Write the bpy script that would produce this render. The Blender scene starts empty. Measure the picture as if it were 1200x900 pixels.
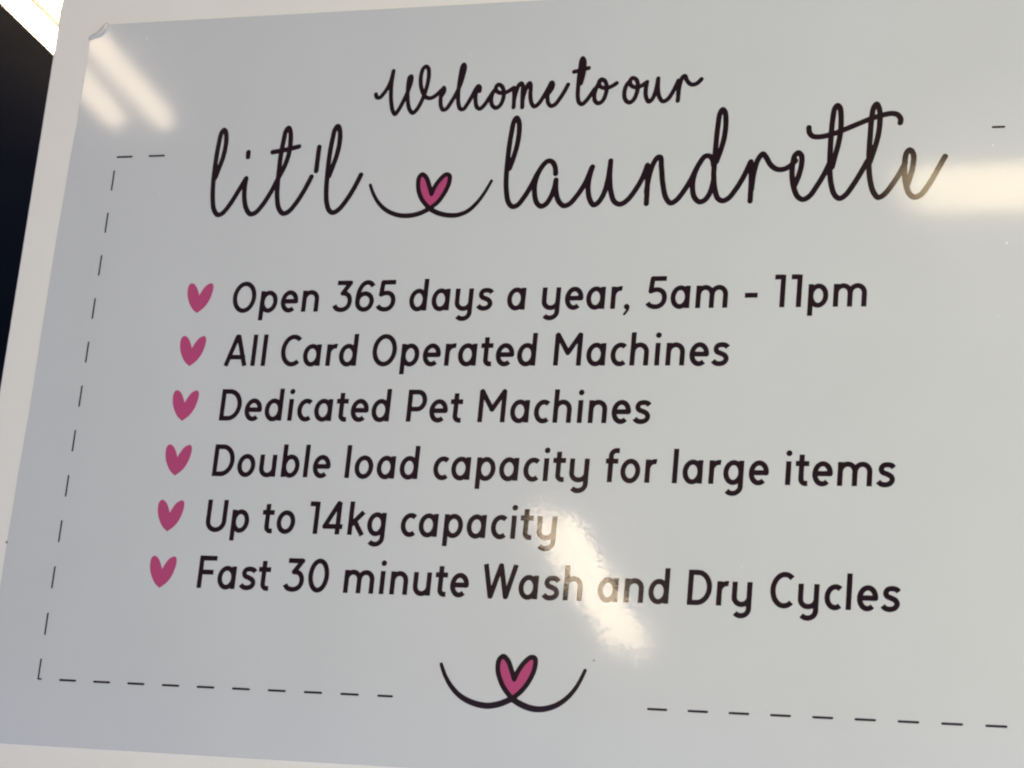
import bpy, bmesh, math, random
import numpy as np
from mathutils import Matrix, Vector

random.seed(4)
S = bpy.context.scene
COL = S.collection

# ------------------------------------------------------------------ camera
DIST = 1.70                       # metres from the lens to the sign along the optical axis
FOC = 2676.55                     # focal length in photo pixels (photo is 1200 wide)
R = np.array([[0.94610505, -0.09337006, 0.31010847],      # rows: camera right, down, forward in sign axes
              [0.00161859, 0.95889025, 0.28377258],       # (right, down, into the sign)
              [-0.32385585, -0.26797673, 0.90736203]])


def ax(v):
    return Vector((v[0], v[2], -v[1]))


cam_d = bpy.data.cameras.new('camera')
cam = bpy.data.objects.new('camera', cam_d)
COL.objects.link(cam)
rt, up, bk = ax(R[0]), -ax(R[1]), -ax(R[2])
loc = ax(-DIST * R[2])
M = Matrix(((rt.x, up.x, bk.x, loc.x), (rt.y, up.y, bk.y, loc.y), (rt.z, up.z, bk.z, loc.z), (0, 0, 0, 1)))
cam.matrix_world = M
cam_d.sensor_width = 36
cam_d.lens = 36 * FOC / 1200
cam_d.clip_start = 0.05
cam_d.clip_end = 60
cam_d.dof.use_dof = True
cam_d.dof.focus_distance = DIST
cam_d.dof.aperture_fstop = 13
S.camera = cam

# ------------------------------------------------------------------ world and exposure
w = bpy.data.worlds.new('World')
S.world = w
w.use_nodes = True
bgn = w.node_tree.nodes['Background']
bgn.inputs['Color'].default_value = (0.31, 0.45, 1.0, 1)
bgn.inputs['Strength'].default_value = 0.36
S.view_settings.view_transform = 'Standard'
S.view_settings.look = 'None'
S.view_settings.exposure = 0.39
S.view_settings.gamma = 1


# area lamps added as unseen fill: cool from low left, warm from the right
def area(name, loc, target, size, energy, color):
    l = bpy.data.lights.new(name, 'AREA')
    l.shape = 'RECTANGLE'
    l.size, l.size_y = size
    l.energy = energy
    l.color = color
    o = bpy.data.objects.new(name, l)
    o.location = loc
    o.rotation_euler = (Vector(target) - Vector(loc)).to_track_quat('-Z', 'Y').to_euler()
    COL.objects.link(o)
    return o


area('cool_fill', (-3.2, -3.4, -0.9), (0, 0, 0), (1.6, 1.6), 4, (0.55, 0.70, 1.0))  # added cool fill, tints the lower left blue
area('warm_fill', (0.92, -1.75, -0.12), (0.30, 0, 0.0), (0.7, 0.9), 22.0, (1.0, 0.945, 0.68))  # added warm fill out of view, brightens the centre and right


# ------------------------------------------------------------------ photo pixel -> point on the sign plane (x, z)
def px(p):
    d = R.T @ np.array([(p[0] - 600) / FOC, (p[1] - 450) / FOC, 1.0])
    P = d * (R[2, 2] / d[2]) - R[2]
    return (P[0] * DIST, -P[1] * DIST)


# ------------------------------------------------------------------ materials
def new_mat(name):
    m = bpy.data.materials.new(name)
    m.use_nodes = True
    return m, m.node_tree, m.node_tree.nodes['Principled BSDF']


def add(nt, typ, **kw):
    n = nt.nodes.new(typ)
    for k, v in kw.items():
        setattr(n, k, v)
    return n


def laminate(nt, bsdf, rough=0.05):
    """Orange peel of the clear laminate film: small tilts of the normal, the same for panel and print."""
    L = nt.links
    geo = add(nt, 'ShaderNodeNewGeometry')
    mp = add(nt, 'ShaderNodeMapping')
    mp.inputs['Scale'].default_value = (1, 1, 2.0)          # ripples run sideways
    L.new(geo.outputs['Position'], mp.inputs['Vector'])
    tot = None
    for sc, amp, det in ((240, 0.0095, 1.0), (560, 0.0055, 0.0), (60, 0.0035, 1.0)):
        nz = add(nt, 'ShaderNodeTexNoise')
        nz.inputs['Scale'].default_value = sc
        nz.inputs['Detail'].default_value = det
        L.new(mp.outputs[0], nz.inputs['Vector'])
        sb = add(nt, 'ShaderNodeVectorMath', operation='SUBTRACT')
        sb.inputs[1].default_value = (0.5, 0.5, 0.5)
        L.new(nz.outputs['Color'], sb.inputs[0])
        ml = add(nt, 'ShaderNodeVectorMath', operation='SCALE')
        ml.inputs['Scale'].default_value = amp
        L.new(sb.outputs[0], ml.inputs[0])
        if tot is None:
            tot = ml
        else:
            a = add(nt, 'ShaderNodeVectorMath', operation='ADD')
            L.new(tot.outputs[0], a.inputs[0])
            L.new(ml.outputs[0], a.inputs[1])
            tot = a
    # the film is most rippled around one badly squeegeed patch low in the middle, smoother towards the edges
    pn = add(nt, 'ShaderNodeTexNoise')
    pn.inputs['Scale'].default_value = 7.0
    pn.inputs['Detail'].default_value = 1
    L.new(geo.outputs['Position'], pn.inputs['Vector'])
    ds = add(nt, 'ShaderNodeVectorMath', operation='DISTANCE')
    L.new(geo.outputs['Position'], ds.inputs[0])
    ds.inputs[1].default_value = (0.075, 0.0, -0.155)
    ma = add(nt, 'ShaderNodeMath', operation='MULTIPLY_ADD')
    L.new(pn.outputs['Fac'], ma.inputs[0])
    ma.inputs[1].default_value = 0.18
    L.new(ds.outputs['Value'], ma.inputs[2])
    mr = add(nt, 'ShaderNodeMapRange')
    mr.inputs['From Min'].default_value = 0.13
    mr.inputs['From Max'].default_value = 0.42
    mr.inputs['To Min'].default_value = 1.0
    mr.inputs['To Max'].default_value = 0.42
    L.new(ma.outputs[0], mr.inputs['Value'])
    sc2 = add(nt, 'ShaderNodeVectorMath', operation='SCALE')
    L.new(tot.outputs[0], sc2.inputs[0])
    L.new(mr.outputs[0], sc2.inputs['Scale'])
    ad = add(nt, 'ShaderNodeVectorMath', operation='ADD')
    L.new(geo.outputs['Normal'], ad.inputs[0])
    L.new(sc2.outputs[0], ad.inputs[1])
    nm = add(nt, 'ShaderNodeVectorMath', operation='NORMALIZE')
    L.new(ad.outputs[0], nm.inputs[0])
    L.new(nm.outputs[0], bsdf.inputs['Normal'])
    # wiped and handled areas are a touch duller
    wn = add(nt, 'ShaderNodeTexNoise')
    wn.inputs['Scale'].default_value = 11
    wn.inputs['Detail'].default_value = 6
    wn.inputs['Distortion'].default_value = 0.8
    L.new(geo.outputs['Position'], wn.inputs['Vector'])
    wr = add(nt, 'ShaderNodeMapRange')
    wr.inputs['From Min'].default_value = 0.35
    wr.inputs['From Max'].default_value = 0.70
    wr.inputs['To Min'].default_value = rough * 0.9
    wr.inputs['To Max'].default_value = rough * 1.35
    L.new(wn.outputs['Fac'], wr.inputs['Value'])
    L.new(wr.outputs[0], bsdf.inputs['Roughness'])
    bsdf.inputs['IOR'].default_value = 1.5
    bsdf.inputs['Coat Weight'].default_value = 0.22      # faint haze of the film
    bsdf.inputs['Coat Roughness'].default_value = 0.17
    return geo


def glossy_print(name, col, var=0.03, rough=0.05):
    m, nt, b = new_mat(name)
    geo = laminate(nt, b, rough)
    nz = add(nt, 'ShaderNodeTexNoise')
    nz.inputs['Scale'].default_value = 9
    nz.inputs['Detail'].default_value = 5
    nt.links.new(geo.outputs['Position'], nz.inputs['Vector'])
    rp = add(nt, 'ShaderNodeValToRGB')
    rp.color_ramp.elements[0].position = 0.3
    rp.color_ramp.elements[1].position = 0.7
    rp.color_ramp.elements[0].color = tuple(c * (1 - var) for c in col) + (1,)
    rp.color_ramp.elements[1].color = tuple(c * (1 + var) for c in col) + (1,)
    nt.links.new(nz.outputs['Fac'], rp.inputs[0])
    nt.links.new(rp.outputs[0], b.inputs['Base Color'])
    return m


M_PANEL = glossy_print('white_laminated_print', (0.635, 0.648, 0.665), 0.018)
M_INK = glossy_print('dark_ink', (0.022, 0.011, 0.016), 0.15)
M_DASH = glossy_print('dash_ink', (0.028, 0.020, 0.028), 0.15)
M_PINK = glossy_print('pink_ink', (0.49, 0.078, 0.205), 0.05)


def plain(name, c0, c1, scale, rough, spec=0.5, bump=0.0):
    m, nt, b = new_mat(name)
    tc = add(nt, 'ShaderNodeNewGeometry')
    nz = add(nt, 'ShaderNodeTexNoise')
    nz.inputs['Scale'].default_value = scale
    nz.inputs['Detail'].default_value = 6
    nt.links.new(tc.outputs['Position'], nz.inputs['Vector'])
    rp = add(nt, 'ShaderNodeValToRGB')
    rp.color_ramp.elements[0].position = 0.35
    rp.color_ramp.elements[1].position = 0.65
    rp.color_ramp.elements[0].color = c0 + (1,)
    rp.color_ramp.elements[1].color = c1 + (1,)
    nt.links.new(nz.outputs['Fac'], rp.inputs[0])
    nt.links.new(rp.outputs[0], b.inputs['Base Color'])
    b.inputs['Roughness'].default_value = rough
    b.inputs['Specular IOR Level'].default_value = spec
    if bump:
        bp = add(nt, 'ShaderNodeBump')
        bp.inputs['Strength'].default_value = 0.4
        bp.inputs['Distance'].default_value = bump
        nt.links.new(nz.outputs['Fac'], bp.inputs['Height'])
        nt.links.new(bp.outputs[0], b.inputs['Normal'])
    return m


M_BOARD = plain('white_painted_board', (0.85, 0.82, 0.77), (0.87, 0.845, 0.80), 14, 0.5, 0.4)
M_FILM = plain('lifted_film', (0.60, 0.575, 0.54), (0.66, 0.635, 0.60), 400, 0.25)
M_WALL = plain('dark_wall_paint', (0.004, 0.005, 0.008), (0.006, 0.007, 0.010), 3, 0.8, 0.2)
M_CEIL = plain('dark_ceiling_paint', (0.018, 0.016, 0.014), (0.022, 0.020, 0.017), 4, 0.85, 0.2)
M_METAL = plain('beige_lamp_enamel', (0.20, 0.16, 0.11), (0.22, 0.18, 0.125), 6, 0.35)
M_SPECK = plain('pale_dust', (0.85, 0.83, 0.78), (0.9, 0.88, 0.84), 50, 0.7)
M_GRIME = plain('grey_grime', (0.16, 0.16, 0.17), (0.24, 0.24, 0.25), 300, 0.8)


def emitter(name, col, s):
    m = bpy.data.materials.new(name)
    m.use_nodes = True
    nt = m.node_tree
    nt.nodes.clear()
    e = add(nt, 'ShaderNodeEmission')
    e.inputs['Color'].default_value = col + (1,)
    e.inputs['Strength'].default_value = s
    o = add(nt, 'ShaderNodeOutputMaterial')
    nt.links.new(e.outputs[0], o.inputs['Surface'])
    return m


M_TUBE = emitter('lit_tube', (1.0, 0.80, 0.56), 14.0)
M_TUBE_DIM = emitter('lit_dim_tube', (1.0, 0.79, 0.55), 9.0)  # emission set lower to weaken the mirrored streaks at top left
M_OPAL = emitter('lit_opal_diffuser', (1.0, 0.79, 0.48), 9.5)


# diffuser emission graded down towards its ends to feather the mirrored glow
_nt = M_OPAL.node_tree
_e = [n for n in _nt.nodes if n.type == 'EMISSION'][0]
_tc = add(_nt, 'ShaderNodeTexCoord')
_sx = add(_nt, 'ShaderNodeSeparateXYZ')
_ab = add(_nt, 'ShaderNodeMath', operation='ABSOLUTE')
_mr = add(_nt, 'ShaderNodeMapRange', interpolation_type='SMOOTHSTEP')
_mr.inputs['From Min'].default_value = 0.56
_mr.inputs['From Max'].default_value = 0.66
_mr.inputs['To Min'].default_value = 8.2
_mr.inputs['To Max'].default_value = 0.4
_nt.links.new(_tc.outputs['Object'], _sx.inputs[0])
_nt.links.new(_sx.outputs['X'], _ab.inputs[0])
_nt.links.new(_ab.outputs[0], _mr.inputs['Value'])
_nt.links.new(_mr.outputs[0], _e.inputs['Strength'])


# ------------------------------------------------------------------ object helpers
def mesh_obj(name, verts, faces, mat, parent=None, smooth=False):
    me = bpy.data.meshes.new(name)
    me.from_pydata([tuple(v) for v in verts], [], faces)
    me.materials.append(mat)
    me.update()
    if smooth:
        for p in me.polygons:
            p.use_smooth = True
    o = bpy.data.objects.new(name, me)
    COL.objects.link(o)
    o.parent = parent
    return o


def bm_obj(name, bm, mat, parent=None, smooth=False):
    me = bpy.data.meshes.new(name)
    bm.to_mesh(me)
    bm.free()
    me.materials.append(mat)
    if smooth:
        for p in me.polygons:
            p.use_smooth = True
    o = bpy.data.objects.new(name, me)
    COL.objects.link(o)
    o.parent = parent
    return o


def thing(name, label, cat, loc=(0, 0, 0), rz=0.0, group=None):
    o = bpy.data.objects.new(name, None)
    COL.objects.link(o)
    o.location = loc
    o.rotation_euler = (0, 0, rz)
    o.empty_display_size = 0.05
    o['label'] = label
    o['category'] = cat
    if group:
        o['group'] = group
    return o


def box_bm(x0, x1, y0, y1, z0, z1, bevel=0.0, seg=2):
    bm = bmesh.new()
    bmesh.ops.create_cube(bm, size=1)
    for v in bm.verts:
        v.co = Vector(((x0 + x1) / 2 + v.co.x * (x1 - x0), (y0 + y1) / 2 + v.co.y * (y1 - y0),
                       (z0 + z1) / 2 + v.co.z * (z1 - z0)))
    if bevel:
        bmesh.ops.bevel(bm, geom=list(bm.edges), offset=bevel, segments=seg, profile=0.5, affect='EDGES')
    return bm


# ------------------------------------------------------------------ stroke shapes -> one clean flat mesh
def smooth_path(pts, sub=6, closed=False):
    P = [np.array(p, float) for p in pts]
    n = len(P)
    if n < 3 and not closed:
        return P
    out = []
    rng = range(n if closed else n - 1)
    for i in rng:
        if closed:
            a, b, c, d = P[(i - 1) % n], P[i], P[(i + 1) % n], P[(i + 2) % n]
        else:
            a, b, c, d = P[max(i - 1, 0)], P[i], P[i + 1], P[min(i + 2, n - 1)]
        # centripetal Catmull-Rom
        t0 = 0.0
        t1 = t0 + max(np.linalg.norm(b - a), 1e-9) ** 0.5
        t2 = t1 + max(np.linalg.norm(c - b), 1e-9) ** 0.5
        t3 = t2 + max(np.linalg.norm(d - c), 1e-9) ** 0.5
        for k in range(sub):
            t = t1 + (t2 - t1) * k / sub
            A1 = (t1 - t) / (t1 - t0) * a + (t - t0) / (t1 - t0) * b if t1 - t0 > 1e-4 else b
            A2 = (t2 - t) / (t2 - t1) * b + (t - t1) / (t2 - t1) * c
            A3 = (t3 - t) / (t3 - t2) * c + (t - t2) / (t3 - t2) * d if t3 - t2 > 1e-4 else c
            B1 = (t2 - t) / (t2 - t0) * A1 + (t - t0) / (t2 - t0) * A2
            B2 = (t3 - t) / (t3 - t1) * A2 + (t - t1) / (t3 - t1) * A3
            out.append((t2 - t) / (t2 - t1) * B1 + (t - t1) / (t2 - t1) * B2)
    if not closed:
        out.append(P[-1])
    return out


class Shape:
    """Union of strokes and discs given in metres on the sign plane, meshed by marching squares."""

    def __init__(self, cell=0.00030):
        self.segs = []
        self.cell = cell

    def stroke(self, pts, hw, butt=(False, False)):
        n = len(pts) - 1
        hws = hw if isinstance(hw, (list, np.ndarray)) else [hw] * (n + 1)
        seg = [math.hypot(pts[i + 1][0] - pts[i][0], pts[i + 1][1] - pts[i][1]) for i in range(n)]
        tot = sum(seg)

        def cut(a, b):          # plane through the end a, looking away from b
            L = math.hypot(a[0] - b[0], a[1] - b[1])
            return (a, ((a[0] - b[0]) / L, (a[1] - b[1]) / L))

        run = 0.0
        for i in range(n):
            e0 = cut(pts[0], pts[1]) if butt[0] and run < 1.6 * hws[i] else None
            e1 = cut(pts[-1], pts[-2]) if butt[1] and tot - run - seg[i] < 1.6 * hws[i] else None
            self.segs.append((pts[i], pts[i + 1], hws[i], hws[i + 1], e0, e1))
            run += seg[i]

    def disc(self, c, r):
        self.segs.append((c, (c[0] + 1e-6, c[1]), r, r, None, None))

    def build(self, name, mat, y, parent):
        c = self.cell
        xs = [s[k][0] for s in self.segs for k in (0, 1)]
        zs = [s[k][1] for s in self.segs for k in (0, 1)]
        m = max(max(s[2], s[3]) for s in self.segs) + 3 * c
        x0, z0 = min(xs) - m, min(zs) - m
        nx = int((max(xs) + m - x0) / c) + 2
        nz = int((max(zs) + m - z0) / c) + 2
        F = np.full((nx, nz), 1.0)
        for a, b, ha, hb, e0, e1 in self.segs:
            mm = max(ha, hb) + 2.5 * c
            i0 = max(int((min(a[0], b[0]) - mm - x0) / c), 0)
            i1 = min(int((max(a[0], b[0]) + mm - x0) / c) + 2, nx)
            j0 = max(int((min(a[1], b[1]) - mm - z0) / c), 0)
            j1 = min(int((max(a[1], b[1]) + mm - z0) / c) + 2, nz)
            X = x0 + c * np.arange(i0, i1)[:, None]
            Z = z0 + c * np.arange(j0, j1)[None, :]
            dx, dz = b[0] - a[0], b[1] - a[1]
            L = math.hypot(dx, dz)
            if L < 1e-9:
                continue
            ux, uz = dx / L, dz / L
            t = (X - a[0]) * ux + (Z - a[1]) * uz
            p = np.abs(-(X - a[0]) * uz + (Z - a[1]) * ux)
            tc = np.clip(t, 0, L)
            hh = ha + (hb - ha) * tc / L
            d = np.hypot(p, t - tc) - hh
            for e in (e0, e1):
                if e:
                    d = np.maximum(d, (X - e[0][0]) * e[1][0] + (Z - e[0][1]) * e[1][1])
            for e, own, far in ((e0, a, t < 0), (e1, b, t > L)):
                if e and e[0] is own:       # square corners at the very end
                    d = np.where(far, np.maximum(p - hh, (X - e[0][0]) * e[1][0] + (Z - e[0][1]) * e[1][1]), d)
            F[i0:i1, j0:j1] = np.minimum(F[i0:i1, j0:j1], d)
        F = np.clip(F, -3 * c, 3 * c)
        ins = F < 0
        anyin = ins[:-1, :-1] | ins[1:, :-1] | ins[1:, 1:] | ins[:-1, 1:]
        verts, faces, vd = [], [], {}

        def corner(i, j):
            k = (i, j, 0)
            if k not in vd:
                vd[k] = len(verts)
                verts.append((x0 + i * c, y, z0 + j * c))
            return vd[k]

        def cross(i, j, k2, l2):
            if (i, j) > (k2, l2):
                i, j, k2, l2 = k2, l2, i, j
            k = (i, j, 1 if k2 > i else 2)
            if k not in vd:
                f0, f1 = F[i, j], F[k2, l2]
                t = min(max(f0 / (f0 - f1), 0.02), 0.98)
                vd[k] = len(verts)
                verts.append((x0 + (i + t * (k2 - i)) * c, y, z0 + (j + t * (l2 - j)) * c))
            return vd[k]

        for i, j in zip(*np.nonzero(anyin)):
            i, j = int(i), int(j)
            cs = ((i, j), (i + 1, j), (i + 1, j + 1), (i, j + 1))
            s = [bool(ins[q]) for q in cs]
            poly = []
            for k in range(4):
                a, b = cs[k], cs[(k + 1) % 4]
                if s[k]:
                    poly.append(corner(*a))
                if s[k] != s[(k + 1) % 4]:
                    poly.append(cross(*a, *b))
            if len(poly) >= 3:
                faces.append(poly)
        return mesh_obj(name, verts, faces, mat, parent)


# ------------------------------------------------------------------ setting: dark room behind, ceiling above
H = 0.90      # height of the ceiling lamps over the middle of the sign
o = bm_obj('back_wall', box_bm(-6.0, 3.0, 3.6, 3.75, -1.6, H + 0.10), M_WALL)
o['kind'] = 'structure'
o = bm_obj('ceiling', box_bm(-6.0, 3.0, -9.0, 3.75, H + 0.105, H + 0.205), M_CEIL)
o['kind'] = 'structure'

# ------------------------------------------------------------------ white board the sign is fixed to
bd = bm_obj('backing_board', box_bm(-0.4365, 1.10, 0.0009, 0.0230, -0.52, 0.56, 0.0016, 3), M_BOARD)
bd['label'] = 'plain white painted board, larger than the sign fixed on it, edge against the dark room'
bd['category'] = 'board'

# ------------------------------------------------------------------ the sign
sign = thing('laundrette_sign', 'glossy white laundrette sign with pink hearts, opening hours and dashed border line', 'sign')

# panel outline (left edge slightly wavy where the film was trimmed, top left corner peeled)
cA, cB = px((105.5, 47)), px((127.5, 28.5))
TOPZ, BOTZ = 0.3128, -0.2872
RX = 0.4555
left = [px(p) for p in ((96, 108), (92.6, 125), (91.4, 133), (90.8, 143), (88.6, 152), (83.2, 180), (75.6, 225), (66.8, 275),
                        (50.3, 377), (35, 477), (22, 550), (9.8, 625))]
left.append((-0.4072, -0.20))
left.append((-0.4066, BOTZ))
corner = smooth_path([cB, px((120, 33)), px((116, 40)), px((111, 45.5)), cA], 4)
out = [(RX, TOPZ), (0.05, 0.3131)] + [(p[0], p[1]) for p in corner] + [px((101, 78))] + left + [(RX, BOTZ)]
bm = bmesh.new()
fv = [bm.verts.new((x, 0.0, z)) for x, z in out]
face = bm.faces.new(fv)
if face.normal.y > 0 or True:
    bm.normal_update()
    if face.normal.y > 0:
        face.normal_flip()
ex = bmesh.ops.extrude_face_region(bm, geom=[face])
for v in [g for g in ex['geom'] if isinstance(g, bmesh.types.BMVert)]:
    v.co.y -= 0.0
vs = [g for g in ex['geom'] if isinstance(g, bmesh.types.BMVert)]
for v in fv:
    v.co.y = 0.0007
bmesh.ops.recalc_face_normals(bm, faces=list(bm.faces))
panel = bm_obj('panel', bm, M_PANEL, sign)
bv = panel.modifiers.new('soft edge', 'BEVEL')
bv.width = 0.0003
bv.segments = 2
bv.limit_method = 'ANGLE'
bv.angle_limit = math.radians(60)

# peeled corner of the film: a small flap that curls towards the viewer
A, B = Vector((cA[0], 0, cA[1])), Vector((cB[0], 0, cB[1]))
nrm = Vector((-(B - A).z, 0, (B - A).x)).normalized()      # towards the corner (up and left)
verts, faces = [], []
NU, NT, RAD = 14, 12, 0.0021
for i in range(NU + 1):
    u = i / NU
    base = A.lerp(B, u) - nrm * 0.0026 * math.sin(math.pi * u)
    wmax = math.sin(math.pi * (0.06 + 0.88 * u)) ** 0.7
    for j in range(NT + 1):
        a = math.radians(165) * wmax * j / NT
        verts.append(base + nrm * (RAD * math.sin(a)) + Vector((0, -RAD * (1 - math.cos(a)), 0)))
for i in range(NU):
    for j in range(NT):
        k = i * (NT + 1) + j
        faces.append((k, k + NT + 1, k + NT + 2, k + 1))
flap = mesh_obj('peeled_corner', verts, faces, M_FILM, sign, True)
flap['label'] = 'curled up top left corner of the film'
sd = flap.modifiers.new('film', 'SOLIDIFY')
sd.thickness = 0.00025

INK_Y, FILL_Y = -0.00012, -0.00006


# ---- hand lettering, given as pen paths in enlarged photo coordinates
def pen(crop, scale, pts):
    return [px((crop[0] + p[0] / scale, crop[1] + p[1] / scale)) for p in pts]


def script(name, strokes, hw, label):
    sh = Shape()
    for crop, pts in strokes:
        sh.stroke(smooth_path(pen(crop, 5.0, pts)), hw)
    o = sh.build(name, M_INK, INK_Y, sign)
    o['label'] = label
    return o


C1, C2, C3, C4, C5, C6, C7 = (420, 50), (620, 50), (220, 120), (400, 120), (580, 110), (780, 110), (940, 110)
welcome = [
    (C1, [(103, 303), (108, 320), (124, 323), (146, 302), (172, 265), (192, 220), (206, 166)]),
    (C1, [(206, 168), (198, 215), (193, 260), (191, 310), (194, 362), (202, 402), (215, 419), (234, 397), (260, 350), (284, 300),
          (304, 250), (313, 210), (310, 197), (300, 204), (293, 240), (289, 290), (290, 345), (299, 390), (318, 412), (340, 395),
          (368, 348), (392, 290), (408, 230), (414, 180), (410, 150), (398, 140), (382, 150), (369, 185), (365, 228), (371, 272),
          (386, 308), (408, 325), (434, 322), (462, 303), (485, 280)]),
    (C1, [(485, 282), (502, 268), (503, 285), (489, 310)]),
    (C1, [(500, 264), (488, 290), (482, 330), (484, 372), (496, 394), (515, 388), (543, 350), (573, 300), (600, 240), (618, 180),
          (625, 140), (618, 128), (608, 145), (598, 195), (590, 250), (585, 305), (586, 355), (597, 388), (615, 390), (640, 358),
          (668, 310), (690, 270), (704, 254), (712, 262), (710, 284)]),
    (C1, [(700, 260), (688, 300), (687, 345), (696, 380), (714, 387), (738, 366), (766, 325), (788, 292), (806, 270)]),
    (C1, [(806, 270), (788, 295), (778, 335), (786, 370), (806, 383), (830, 368), (848, 330), (852, 285), (840, 255), (822, 246),
          (808, 258), (808, 280), (828, 294), (858, 293), (885, 282), (904, 268)]),
    (C1, [(912, 264), (913, 320), (909, 379)]),
    (C1, [(912, 335), (924, 290), (940, 250), (955, 238), (963, 250), (962, 300), (960, 379)]),
    (C1, [(962, 335), (976, 285), (992, 250), (1004, 237), (1010, 250), (1008, 305), (1014, 352), (1030, 374), (1052, 362),
          (1084, 318), (1112, 270), (1134, 233), (1141, 245), (1133, 272), (1116, 295)]),
    (C1, [(1130, 235), (1114, 275), (1108, 315), (1112, 352), (1128, 371), (1150, 364), (1180, 328), (1208, 285), (1229, 246)]),
    (C2, [(303, 240), (318, 190), (325, 140), (324, 105), (315, 91), (307, 105), (300, 150), (292, 210), (287, 270), (286, 320),
          (294, 352), (310, 361), (332, 344), (360, 308), (384, 272)]),
    (C2, [(315, 95), (308, 150), (298, 215)]),
    (C2, [(264, 171), (305, 161), (350, 149)]),
    (C2, [(414, 232), (396, 262), (383, 305), (386, 340), (405, 356), (430, 342), (450, 300), (455, 255), (443, 223), (423, 216),
          (410, 232), (415, 255), (440, 266), (470, 262), (495, 250), (514, 237)]),
    (C2, [(594, 222), (570, 252), (558, 300), (566, 338), (588, 351), (612, 336), (632, 292), (638, 245), (626, 214), (605, 208),
          (592, 225), (598, 250), (622, 262), (655, 255), (692, 230)]),
    (C2, [(692, 230), (684, 275), (686, 320), (702, 346), (722, 330), (742, 285), (757, 210)]),
    (C2, [(757, 212), (755, 270), (764, 320), (785, 344), (812, 332), (845, 285), (874, 226)]),
    (C2, [(876, 222), (877, 280), (871, 341)]),
    (C2, [(874, 300), (884, 245), (902, 200), (914, 196), (926, 222), (946, 243), (970, 245), (992, 233), (1010, 214)]),
]
script('greeting_lettering', welcome, 0.00177, 'handwritten line Welcome to our in small black script')

headline = [
    (C3, [(163, 440), (178, 400), (205, 330), (222, 260), (227, 205), (223, 172), (213, 162), (199, 178), (182, 245), (167, 330),
          (155, 420), (148, 500), (147, 575), (155, 632), (176, 659), (203, 650), (250, 594), (300, 515), (342, 446)]),
    (C3, [(343, 446), (334, 500), (332, 560), (342, 620), (366, 654), (396, 647), (436, 604), (485, 530), (525, 455), (565, 380),
          (592, 305), (603, 230), (603, 175), (592, 150), (578, 163), (561, 230), (545, 315), (535, 400), (527, 480), (524, 555),
          (534, 622), (558, 651), (588, 642), (635, 590), (685, 512), (725, 436)]),
    (C3, [(356, 292), (354, 320)]),
    (C3, [(498, 292), (575, 278), (652, 259)]),
    (C3, [(771, 262), (762, 330), (753, 402)]),
    (C3, [(828, 432), (850, 375), (875, 305), (891, 230), (892, 165), (880, 139), (865, 155), (847, 225), (830, 320), (819, 420),
          (812, 510), (814, 585), (828, 632), (850, 646), (882, 630), (928, 576), (975, 502), (1015, 425)]),
    (C5, [(85, 438), (105, 385), (128, 310), (142, 230), (141, 165), (128, 141), (113, 160), (97, 230), (82, 325), (72, 420),
          (66, 500), (68, 578), (80, 638), (104, 661), (132, 652), (172, 604), (215, 535), (248, 470), (278, 424)]),
    (C5, [(356, 468), (352, 425), (335, 398), (312, 394), (285, 415), (255, 463), (236, 520), (232, 575), (243, 635), (270, 659),
          (300, 645), (332, 595), (350, 545), (358, 505)]),
    (C5, [(358, 505), (357, 560), (370, 622), (400, 655), (432, 648), (478, 600), (528, 525), (568, 432)]),
    (C5, [(572, 428), (556, 480), (546, 545), (554, 615), (578, 651), (606, 636), (640, 580), (663, 500), (679, 393)]),
    (C5, [(679, 395), (673, 480), (680, 575), (700, 632), (732, 647), (770, 628), (822, 565), (866, 490), (893, 420)]),
    (C5, [(894, 418), (894, 520), (887, 643)]),
    (C5, [(888, 575), (902, 490), (928, 410), (955, 372), (970, 372), (976, 430), (985, 535), (1003, 612), (1030, 640),
          (1064, 622), (1110, 565), (1150, 500), (1184, 432), (1208, 395)]),
    (C6, [(281, 420), (275, 385), (258, 365), (232, 366), (200, 405), (170, 470), (158, 540), (168, 605), (198, 633), (230, 622),
          (262, 575), (284, 490)]),
    (C6, [(298, 398), (325, 325), (346, 245), (354, 155), (348, 105), (335, 92), (321, 110), (306, 195), (295, 300), (287, 400),
          (282, 490), (290, 565), (307, 614), (335, 627), (368, 612), (412, 558), (455, 490), (497, 402)]),
    (C6, [(500, 398), (502, 500), (495, 628)]),
    (C6, [(503, 560), (518, 460), (542, 385), (570, 352), (588, 370), (615, 415), (650, 441), (690, 442), (728, 424), (762, 392)]),
    (C6, [(755, 540), (780, 480), (797, 410), (796, 362), (778, 345), (759, 360), (745, 410), (741, 470), (750, 545), (772, 600),
          (803, 619), (840, 602), (890, 535), (932, 465), (966, 395)]),
    (C6, [(975, 430), (990, 375), (1012, 295), (1026, 215), (1028, 120), (1022, 82), (1008, 68), (993, 83), (979, 155), (969, 260),
          (964, 350), (962, 445), (970, 530), (990, 592), (1018, 613), (1052, 595), (1100, 532), (1145, 460), (1182, 395)]),
    (C7, [(393, 410), (418, 340), (443, 255), (455, 175), (454, 95), (437, 60), (421, 78), (407, 150), (399, 245), (393, 340),
          (391, 425), (399, 510), (417, 575), (445, 607), (478, 592), (528, 532), (575, 460), (604, 405)]),
    (C7, [(612, 545), (636, 475), (651, 410), (652, 355), (632, 328), (613, 345), (602, 400), (600, 465), (610, 535), (630, 588),
          (660, 605), (696, 590), (748, 522), (795, 442), (838, 366)]),
    (C7, [(40, 198), (43, 226), (62, 248), (105, 252), (190, 232), (300, 188), (400, 147), (470, 125), (530, 115), (562, 124),
          (578, 150), (575, 170)]),
]
script('headline_lettering', headline, 0.00210, "handwritten shop headline lit'l laundrette in large black script")


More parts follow.
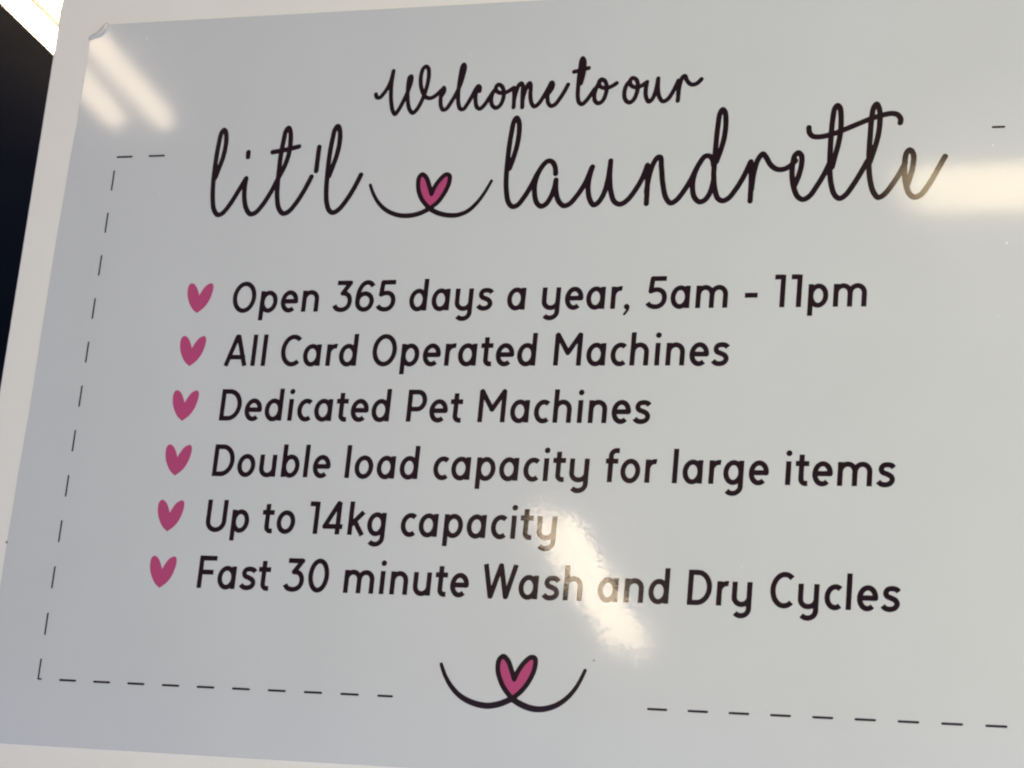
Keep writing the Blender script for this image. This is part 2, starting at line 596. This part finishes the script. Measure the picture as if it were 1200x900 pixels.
# ---- the two swashes with a heart in the middle
def flourish(crop, sc, lside, heart, rside, label, w_end, w_mid):
    sh = Shape()
    hp = smooth_path(pen(crop, sc, heart[:len(heart) // 2 + 1])) [:-1] + smooth_path(pen(crop, sc, heart[len(heart) // 2:]))
    for side in (lside, rside):
        p = smooth_path(pen(crop, sc, side), 8)
        n = len(p)
        ws = [w_end + (w_mid - w_end) * math.sin(math.pi * i / (n - 1) * 0.62) ** 1.3 for i in range(n)]
        if side is rside:
            ws = ws[::-1]
        sh.stroke(p, ws)
    sh.stroke(hp, 0.00185)
    o = sh.build('heart_swash', M_INK, INK_Y, sign)
    o['label'] = label
    n = len(hp)
    f = mesh_obj('pink_heart', [(p[0], FILL_Y, p[1]) for p in hp], [list(range(n))[::-1]], M_PINK, o)
    return o


flourish(C4, 5.0,
         [(170, 484), (188, 536), (222, 594), (270, 636), (330, 660), (395, 664), (460, 650), (517, 622)],
         [(517, 622), (478, 578), (456, 530), (450, 485), (456, 440), (474, 422), (498, 440), (516, 490), (529, 537),
          (545, 500), (580, 450), (615, 422), (634, 430), (632, 470), (605, 530), (565, 585), (517, 622)],
         [(517, 622), (560, 646), (620, 661), (680, 660), (740, 637), (795, 588), (842, 525), (880, 460)],
         'pink heart on a black swash between the two headline words', 0.00130, 0.00205)
flourish((500, 750), 6.0,
         [(103, 170), (128, 245), (172, 325), (235, 393), (320, 440), (420, 462), (510, 450), (600, 413)],
         [(600, 413), (545, 340), (512, 265), (500, 195), (512, 135), (540, 115), (572, 145), (598, 215), (616, 275),
          (642, 220), (690, 155), (735, 122), (762, 130), (762, 190), (728, 275), (670, 355), (600, 413)],
         [(600, 413), (660, 452), (740, 482), (820, 486), (910, 460), (990, 405), (1060, 320), (1114, 215)],
         'pink heart on a black swash at the middle of the bottom border', 0.00135, 0.00230)

# ---- bullet hearts
tr = [(340, 768), (262, 700), (205, 600), (168, 480), (162, 370), (180, 260), (215, 208), (262, 198), (315, 235), (355, 310),
      (388, 428), (440, 340), (510, 250), (580, 205), (630, 196), (658, 230), (658, 300), (625, 420), (565, 550), (470, 670)]
hh = [px((210 + x / 16.36, 320 + y / 16.36)) for x, y in tr]
h0 = hh[0]
loc1 = [(x - h0[0], z - h0[1]) for x, z in hh]
o1 = smooth_path(loc1[:11], 4)[:-1] + smooth_path(loc1[10:] + [loc1[0]], 4)[:-1]
me = bpy.data.meshes.new('bullet_heart')
me.from_pydata([(p[0], 0, p[1]) for p in o1], [], [list(range(len(o1)))[::-1]])
me.materials.append(M_PINK)
for tip in ((230.7, 366.9), (222.0, 429.2), (213.4, 493.3), (205.0, 557.4), (196.0, 622.8), (186.9, 689.0)):
    q = px(tip)
    ob = bpy.data.objects.new('bullet_heart', me)
    ob.location = (q[0], INK_Y, q[1])
    COL.objects.link(ob)
    ob.parent = sign


# ---- body lettering: a rounded geometric alphabet drawn as strokes, 100 units = capital height
def el(cx, cy, rx, ry, a0, a1, n=18):
    return [(cx + rx * math.cos(math.radians(a0 + (a1 - a0) * k / n)), cy + ry * math.sin(math.radians(a0 + (a1 - a0) * k / n)))
            for k in range(n + 1)]


HW = 7.7
BB = (True, True)
bowl = el(27.5, 34.5, 21, 29.3, 0, 360, 30)
hook = [(49, 70), (49, -6)] + el(28, -7, 21, 19.8, 0, -142, 12)
# glyph: (ink width, left bearing, right bearing, [ (points, butt ends), ... ], [discs])
G = {
    'a': (56, 6, 9, [(bowl, None), ([(49, 70), (49, 0)], BB)]),
    'd': (56, 6, 9, [(bowl, None), ([(49, 103), (49, 0)], BB)]),
    'b': (56, 9, 6, [(el(28.5, 34.5, 21, 29.3, 0, 360, 30), None), ([(7, 103), (7, 0)], BB)]),
    'p': (56, 9, 6, [(el(28.5, 34.5, 21, 29.3, 0, 360, 30), None), ([(7, 70), (7, -27)], BB)]),
    'g': (56, 6, 9, [(bowl, None), (hook, BB)]),
    'o': (57, 6, 6, [(el(28.5, 34.5, 21.8, 29.3, 0, 360, 30), None)]),
    'c': (46, 6, 2, [(el(28, 34.5, 21.3, 29.3, 52, 308, 24), BB)]),
    'e': (54, 6, 5, [([(8, 35), (47, 35)], None), (el(27.5, 34.5, 20.8, 29.3, 1, 311, 26), (False, True))]),
    'n': (54, 9, 8, [([(7, 70), (7, 0)], BB), (el(27, 41, 20, 22.8, 180, 0, 16) + [(47, 0)], (False, True))]),
    'm': (93, 9, 8, [([(7, 70), (7, 0)], BB), (el(26.8, 41, 19.8, 22.8, 180, 0, 16) + [(46.6, 0)], (False, True)),
                     (el(66.4, 41, 19.8, 22.8, 180, 0, 16) + [(86.2, 0)], (False, True))]),
    'h': (54, 9, 8, [([(7, 103), (7, 0)], BB), (el(27, 41, 20, 22.8, 180, 0, 16) + [(47, 0)], (False, True))]),
    'r': (34, 9, 1, [([(7, 70), (7, 0)], BB), (el(28, 41, 21, 22.8, 180, 78, 12), (False, True))]),
    'u': (54, 8, 9, [([(7, 70), (7, 28)] + el(27, 27.5, 20, 22, 180, 360, 16), (True, False)), ([(47, 70), (47, 0)], BB)]),
    'y': (56, 8, 9, [([(7, 70), (7, 27)] + el(28, 26.5, 21, 21, 180, 360, 16), (True, False)), (hook, BB)]),
    's': (47, 5, 4, 's'),
    't': (38, 3, 3, [([(16.5, 90), (16.5, 20)] + el(29.5, 19.5, 13, 14, 180, 268, 8) + [(35, 6)], BB), ([(0, 63.5), (37, 63.5)], BB)]),
    'f': (40, 3, 0, [([(15, 0), (15, 79)] + el(30.5, 79, 15.5, 16.5, 180, 78, 10) + [(39, 95)], BB), ([(0, 63.5), (37, 63.5)], BB)]),
    'i': (14, 10, 9, [([(7, 70), (7, 0)], BB)], [(7, 93.5, 8.8)]),
    'l': (14, 9, 9, [([(7, 103), (7, 0)], BB)]),
    'k': (52, 9, 2, [([(7, 103), (7, 0)], BB), ([(45, 71), (9, 31)], BB), ([(20, 41), (46, -1)], BB)]),
    'O': (76, 6, 6, [(el(38, 50, 31, 44.5, 0, 360, 40), None)]),
    'C': (64, 6, 3, [(el(38, 50, 31, 44.5, 50, 310, 32), BB)]),
    'D': (68, 9, 6, [([(7, 100), (7, 0)], BB), ([(0, 93.3), (27, 93.3)] + el(27, 50, 34, 43.3, 88, -88, 26) + [(27, 6.7), (0, 6.7)], BB)]),
    'P': (58, 9, 5, [([(7, 100), (7, 0)], BB), ([(0, 93.3), (31, 93.3)] + el(31, 66.5, 20.5, 26.8, 88, -88, 18) + [(31, 39.7), (2, 39.7)], BB)]),
    'F': (54, 9, 2, [([(7, 100), (7, 0)], BB), ([(0, 93.3), (54, 93.3)], BB), ([(2, 50), (47, 50)], BB)]),
    'U': (66, 9, 8, [([(7, 100), (7, 33)] + el(33, 32.5, 26, 27, 180, 360, 20) + [(59, 100)], BB)]),
    'A': (73, 2, 2, [([(7, 0), (34.5, 96)], (True, False)), ([(66, 0), (38.5, 96)], (True, False)), ([(15, 29), (59, 29)], None),
                     ([(29.5, 93.3), (43.5, 93.3)], BB)]),
    'M': (82, 9, 9, [([(7, 0), (7, 100)], BB), ([(75, 0), (75, 100)], BB), ([(8, 96), (41, 40)], None), ([(74, 96), (41, 40)], None)]),
    'W': (100, 2, 2, [([(6.5, 100), (26, 5)], (True, False)), ([(51, 96), (27, 5)], None), ([(52, 96), (71, 5)], None), ([(95, 100), (72, 5)], (True, False)),
                      ([(20, 6.7), (33, 6.7)], BB), ([(65, 6.7), (78, 6.7)], BB), ([(45, 93.3), (58, 93.3)], BB)]),
    '0': (62, 6, 6, [(el(31, 50, 24.3, 44.5, 0, 360, 36), None)]),
    '1': (31, 6, 10, [([(24, 100), (24, 0)], BB), ([(0, 93), (24, 93)], BB)]),
    '3': (60, 4, 6, '3'),
    '4': (64, 3, 8, [([(46, 96), (8, 24)], None), ([(4, 24.5), (64, 24.5)], BB), ([(49, 100), (49, 0)], BB)]),
    '5': (60, 4, 6, '5'),
    '6': (62, 5, 6, '6'),
    ',': (18, 4, 0, ','),
    '-': (38, 0, 0, [([(0, 38), (38, 38)], BB)]),
}
SP = {
    's': [([(44, 55), (38, 61), (27, 63.5), (15, 60.5), (10.5, 51), (14, 42), (26, 36.5), (37, 30), (41, 20), (36, 10), (23, 5.5), (11, 8), (3.5, 15)], BB, True)],
    '3': [([(7, 93.3), (50, 93.3)], (True, False), False), ([(50, 93.3), (27, 59)], (False, False), False),
          ([(27, 59), (39, 57.5), (49, 49), (53, 34), (49, 17), (38, 7.5), (24, 5.5), (11, 10), (3.5, 20)], (False, True), True)],
    '5': [([(56, 93.3), (15, 93.3)], (True, False), False), ([(15, 93.3), (11.5, 54)], (False, False), False),
          ([(11.5, 54), (23, 58), (36, 58), (48, 50), (53, 34), (49, 17), (38, 7.5), (24, 5.5), (11, 10), (3.5, 18)], (False, True), True)],
    '6': [([(55, 81), (47, 90.5), (35, 94), (21, 87), (11, 68), (7.5, 42), (8, 30)], (True, False), True),
          (el(31, 31.5, 23.5, 26, 0, 360, 30), None, False)],
}
LINE = [-34.1871946, -8.34335915, 17.4972721, 43.5740192, 69.2513498, 95.1789743]      # baselines (down, 1/1000 of DIST)
CAPH = 14.6595 * DIST / 1000
UN = CAPH / 100


def put_text(word, pl, pr, line, jobs):
    xl, xr = px(pl)[0], px(pr)[0]
    zb = -LINE[line] * DIST / 1000
    gs = [G[c] for c in word]
    nat = sum(g[0] for g in gs) + sum(gs[i][2] + gs[i + 1][1] for i in range(len(gs) - 1))
    sx = (xr - xl) / (nat * UN)
    x = 0.0
    for i, (c, g) in enumerate(zip(word, gs)):
        T = lambda p: (xl + (x + p[0]) * UN * sx, zb + p[1] * UN)
        sh = jobs
        if c == ',':
            sh.disc(T((10, 7)), 8.6 * UN)
            pts = smooth_path([T((14.5, 6)), T((13, -4)), T((4.5, -17))], 5)
            sh.stroke(pts, [(5.2 - 1.6 * k / (len(pts) - 1)) * UN for k in range(len(pts))])
        elif isinstance(g[3], str):
            for pts, b, sm in SP[c]:
                q = [T(p) for p in pts]
                if sm:
                    q = smooth_path(q, 6)
                sh.stroke(q, HW * UN, b or (False, False))
        else:
            for pts, b in g[3]:
                sh.stroke([T(p) for p in pts], HW * UN, b or (False, False))
            if len(g) > 4:
                for dx_, dy_, r_ in g[4]:
                    sh.disc(T((dx_, dy_)), r_ * UN)
        x += g[0] + g[2] + (gs[i + 1][1] if i + 1 < len(gs) else 0)


TEXT = [
    [('Open', (273, 350), (372.2, 365.6)), ('365', (390, 362.4), (463, 355)), ('days', (480, 352), (576.4, 358)),
     ('a', (594.8, 350), (614.6, 363)), ('year,', (636.2, 340), (738, 352)), ('5am', (757, 358), (852, 360)),
     ('-', (873, 345), (888, 345)), ('11pm', (908.6, 324), (1015, 359))],
    [('All', (261.6, 429), (310.4, 429)), ('Card', (329.6, 411), (416.8, 429)), ('Operated', (436.6, 412), (627, 428.4)),
     ('Machines', (648, 428.6), (853.4, 421))],
    [('Dedicated', (256.4, 492.6), (455.4, 494.4)), ('Pet', (475.4, 494.4), (541, 493)), ('Machines', (559.2, 495), (761.4, 489))],
    [('Double', (248.2, 557), (387, 546)), ('load', (403.4, 560), (488.8, 561.4)), ('capacity', (508, 549), (691.3, 538)),
     ('for', (710, 541), (770.6, 541)), ('large', (787.2, 566.6), (900.6, 553)), ('items', (919.8, 569), (1048.2, 564))],
    [('Up', (240.8, 615), (291.8, 610)), ('to', (308.2, 600.6), (346, 611)), ('14kg', (364.2, 590), (453.4, 602)),
     ('capacity', (469.8, 616), (653.3, 606))],
    [('Fast', (230.2, 688.6), (315.4, 690)), ('30', (332.2, 688), (385.8, 673)), ('minute', (401.8, 694.4), (549, 685)),
     ('Wash', (567.4, 661.6), (681.4, 704.4)), ('and', (700.8, 691), (782.8, 708)), ('Dry', (804.8, 709), (882, 683)),
     ('Cycles', (902.8, 692), (1054, 708))],
]
for li, words in enumerate(TEXT):
    sh = Shape(0.00028)
    for wd, pl, pr in words:
        put_text(wd, pl, pr, li, sh)
    o = sh.build('text_line', M_INK, INK_Y, sign)
    o['label'] = 'printed line ' + ' '.join(wd for wd, _, _ in words)

# ---- dashed border
DK = DIST / 1000
ul, vt0, pv, pb0, ph, pb1, vb, vt = (-212.411588 * DK, 106.674982 * DK, 21.5488277 * DK, -201.635922 * DK, 17.1548449 * DK,
                                     72.4332007 * DK, -139.250090 * DK, 113.453583 * DK)
DASH_L = ph * 0.505


def dash_mesh(L, T, vertical=False):
    n = 5
    pts = []
    r = T / 2
    for s, a0 in ((1, -90), (-1, 90)):
        for k in range(n + 1):
            a = math.radians(a0 + 180 * k / n)
            pts.append((s * (L / 2 - r) + r * math.cos(a), r * math.sin(a)))
    if vertical:
        pts = [(-b, a) for a, b in pts]
    m = bpy.data.meshes.new('dash')
    m.from_pydata([(a, 0, b) for a, b in pts], [], [list(range(len(pts)))])
    m.materials.append(M_DASH)
    return m


def put_dash(m, x, z):
    ob = bpy.data.objects.new('dash', m)
    ob.location = (x, INK_Y, z)
    COL.objects.link(ob)
    ob.parent = sign


mh = dash_mesh(DASH_L, 0.0017)
mhs = dash_mesh(DASH_L * 0.84, 0.0017)
mts = dash_mesh(DASH_L * 0.66, 0.0017)
mv = dash_mesh(pv * 0.485, 0.00142, True)
for i in range(10):
    if i < 9:
        put_dash(mh, pb0 + i * ph + DASH_L / 2, vb)
    else:
        put_dash(mhs, pb0 + i * ph + DASH_L * 0.42, vb)
for i in range(10):
    put_dash(mh, pb1 + i * ph + DASH_L / 2, vb)
for i in range(11):
    put_dash(mv, ul, vt0 - i * pv - pv * 0.2425)
    put_dash(mv, 0.0504 - ul, vt0 - i * pv - pv * 0.2425)
# corner mark: last vertical dash with a short foot
sh = Shape(0.0002)
zt = vt0 - 11 * pv
sh.stroke([(ul, zt), (ul, vb + 0.0001), (ul + 0.0024, vb)], 0.00071)
o = sh.build('corner_dash', M_DASH, INK_Y, sign)
for a, b in (((136.7, 184), (155.7, 183.6)), ((174.3, 183.2), (193.3, 182.6))):
    xa, xb = px(a)[0], px(b)[0]
    put_dash(mh, (xa + xb) / 2, vt)
xa, xb = px((1163, 149))[0], px((1177.3, 148.5))[0]
put_dash(mts, (xa + xb) / 2, vt)
for k in range(2):
    put_dash(mh, xa - 0.004 + ph * (k + 1) + DASH_L / 2, vt)


# ---- tiny dust specks and a scuff by the left edge
def speck(p, r, mat, name, sy=1.0):
    x, z = px(p)
    n = 9
    vs_ = [(x, -0.0004, z)]
    for k in range(n):
        a = 2 * math.pi * k / n
        rr = r * random.uniform(0.75, 1.2)
        vs_.append((x + rr * math.cos(a), INK_Y, z + sy * rr * math.sin(a)))
    return mesh_obj(name, vs_, [(0, 1 + (k + 1) % n, 1 + k) for k in range(n)], mat, sign)


for p, r in (((172, 45), 0.0007), ((1163.5, 170), 0.0008), ((1180, 284.5), 0.0009), ((553, 65), 0.0005), ((634, 583), 0.0006),
             ((869, 664), 0.0005)):
    speck(p, r, M_SPECK, 'dust_speck')
for _k in range(9):
    speck((random.uniform(120, 1180), random.uniform(40, 860)), random.uniform(0.00025, 0.00045), M_SPECK, 'dust_speck')
speck((696, 774), 0.0007, M_GRIME, 'dark_speck')
speck((8, 635.5), 0.0011, M_GRIME, 'dark_speck')


# ------------------------------------------------------------------ ceiling lamps
def tube_bm(x, z, y0, y1, r, n=20):
    bm = bmesh.new()
    bmesh.ops.create_cone(bm, cap_ends=True, segments=n, radius1=r, radius2=r, depth=y1 - y0,
                          matrix=Matrix.Translation((x, (y0 + y1) / 2, z)) @ Matrix.Rotation(math.pi / 2, 4, 'X'))
    return bm


def twin_batten(loc, rz, length, gap, r, label, group, mat=None, wide=0.5):
    t = thing('twin_tube_lamp', label, 'ceiling lamp', loc, rz, group)
    h = length / 2
    bm_obj('housing', box_bm(-gap * wide, gap * wide, -h - 0.02, h + 0.02, 0.026, 0.100, 0.006), M_METAL, t)
    for s in (-1, 1):
        bm_obj('tube', tube_bm(s * gap / 2, 0.0, -h + 0.012, h - 0.012, r), mat or M_TUBE, t, True)
        for e in (-1, 1):
            y0, y1 = sorted((e * (h - 0.012), e * (h + 0.014)))
            bm_obj('lamp_holder', box_bm(s * gap / 2 - 0.016, s * gap / 2 + 0.016, y0, y1, -0.016, 0.046, 0.004), M_METAL, t)
    return t


def place(p0, p1, off=0.0):
    a = math.atan2(-(p1[0] - p0[0]), (p1[1] - p0[1]))
    return (((p0[0] + p1[0]) / 2, (p0[1] + p1[1]) / 2, H + off), a, math.hypot(p1[0] - p0[0], p1[1] - p0[1]))


GRP = 'twin tube ceiling lamps'
lc, a, L = place((-1.150, 0.75), (-1.235, 1.98), 0.006)
twin_batten(lc, a, L, 0.084, 0.0155, 'lit twin tube ceiling lamp glaring beyond the left edge of the board', GRP, None, 0.55)
lc, a, L = place((-1.232, -1.535), (-1.090, -0.35))
twin_batten(lc, a, L, 0.084, 0.0180, 'ceiling lamp mirrored as two streaks in the top left corner of the sign', GRP, M_TUBE_DIM)
lc, a, L = place((-1.735, -6.42), (-1.395, -4.32))
twin_batten(lc, a, L, 0.080, 0.024, 'ceiling lamp mirrored as a slanting streak over Wash and', GRP)
t = thing('opal_lamp', 'ceiling lamp mirrored as a broad glow at the end of laundrette', 'ceiling lamp', (0.57, -1.942, H), 0.0)
bm_obj('housing', box_bm(-0.66, 0.66, -0.070, 0.070, 0.016, 0.10, 0.006), M_METAL, t)
bm_obj('diffuser', box_bm(-0.645, 0.645, -0.080, 0.080, -0.008, 0.015, 0.008, 4), M_OPAL, t, True)

S.render.engine = 'CYCLES'
S.cycles.filter_width = 2.1
S.cycles.max_bounces = 6
S.cycles.caustics_reflective = False
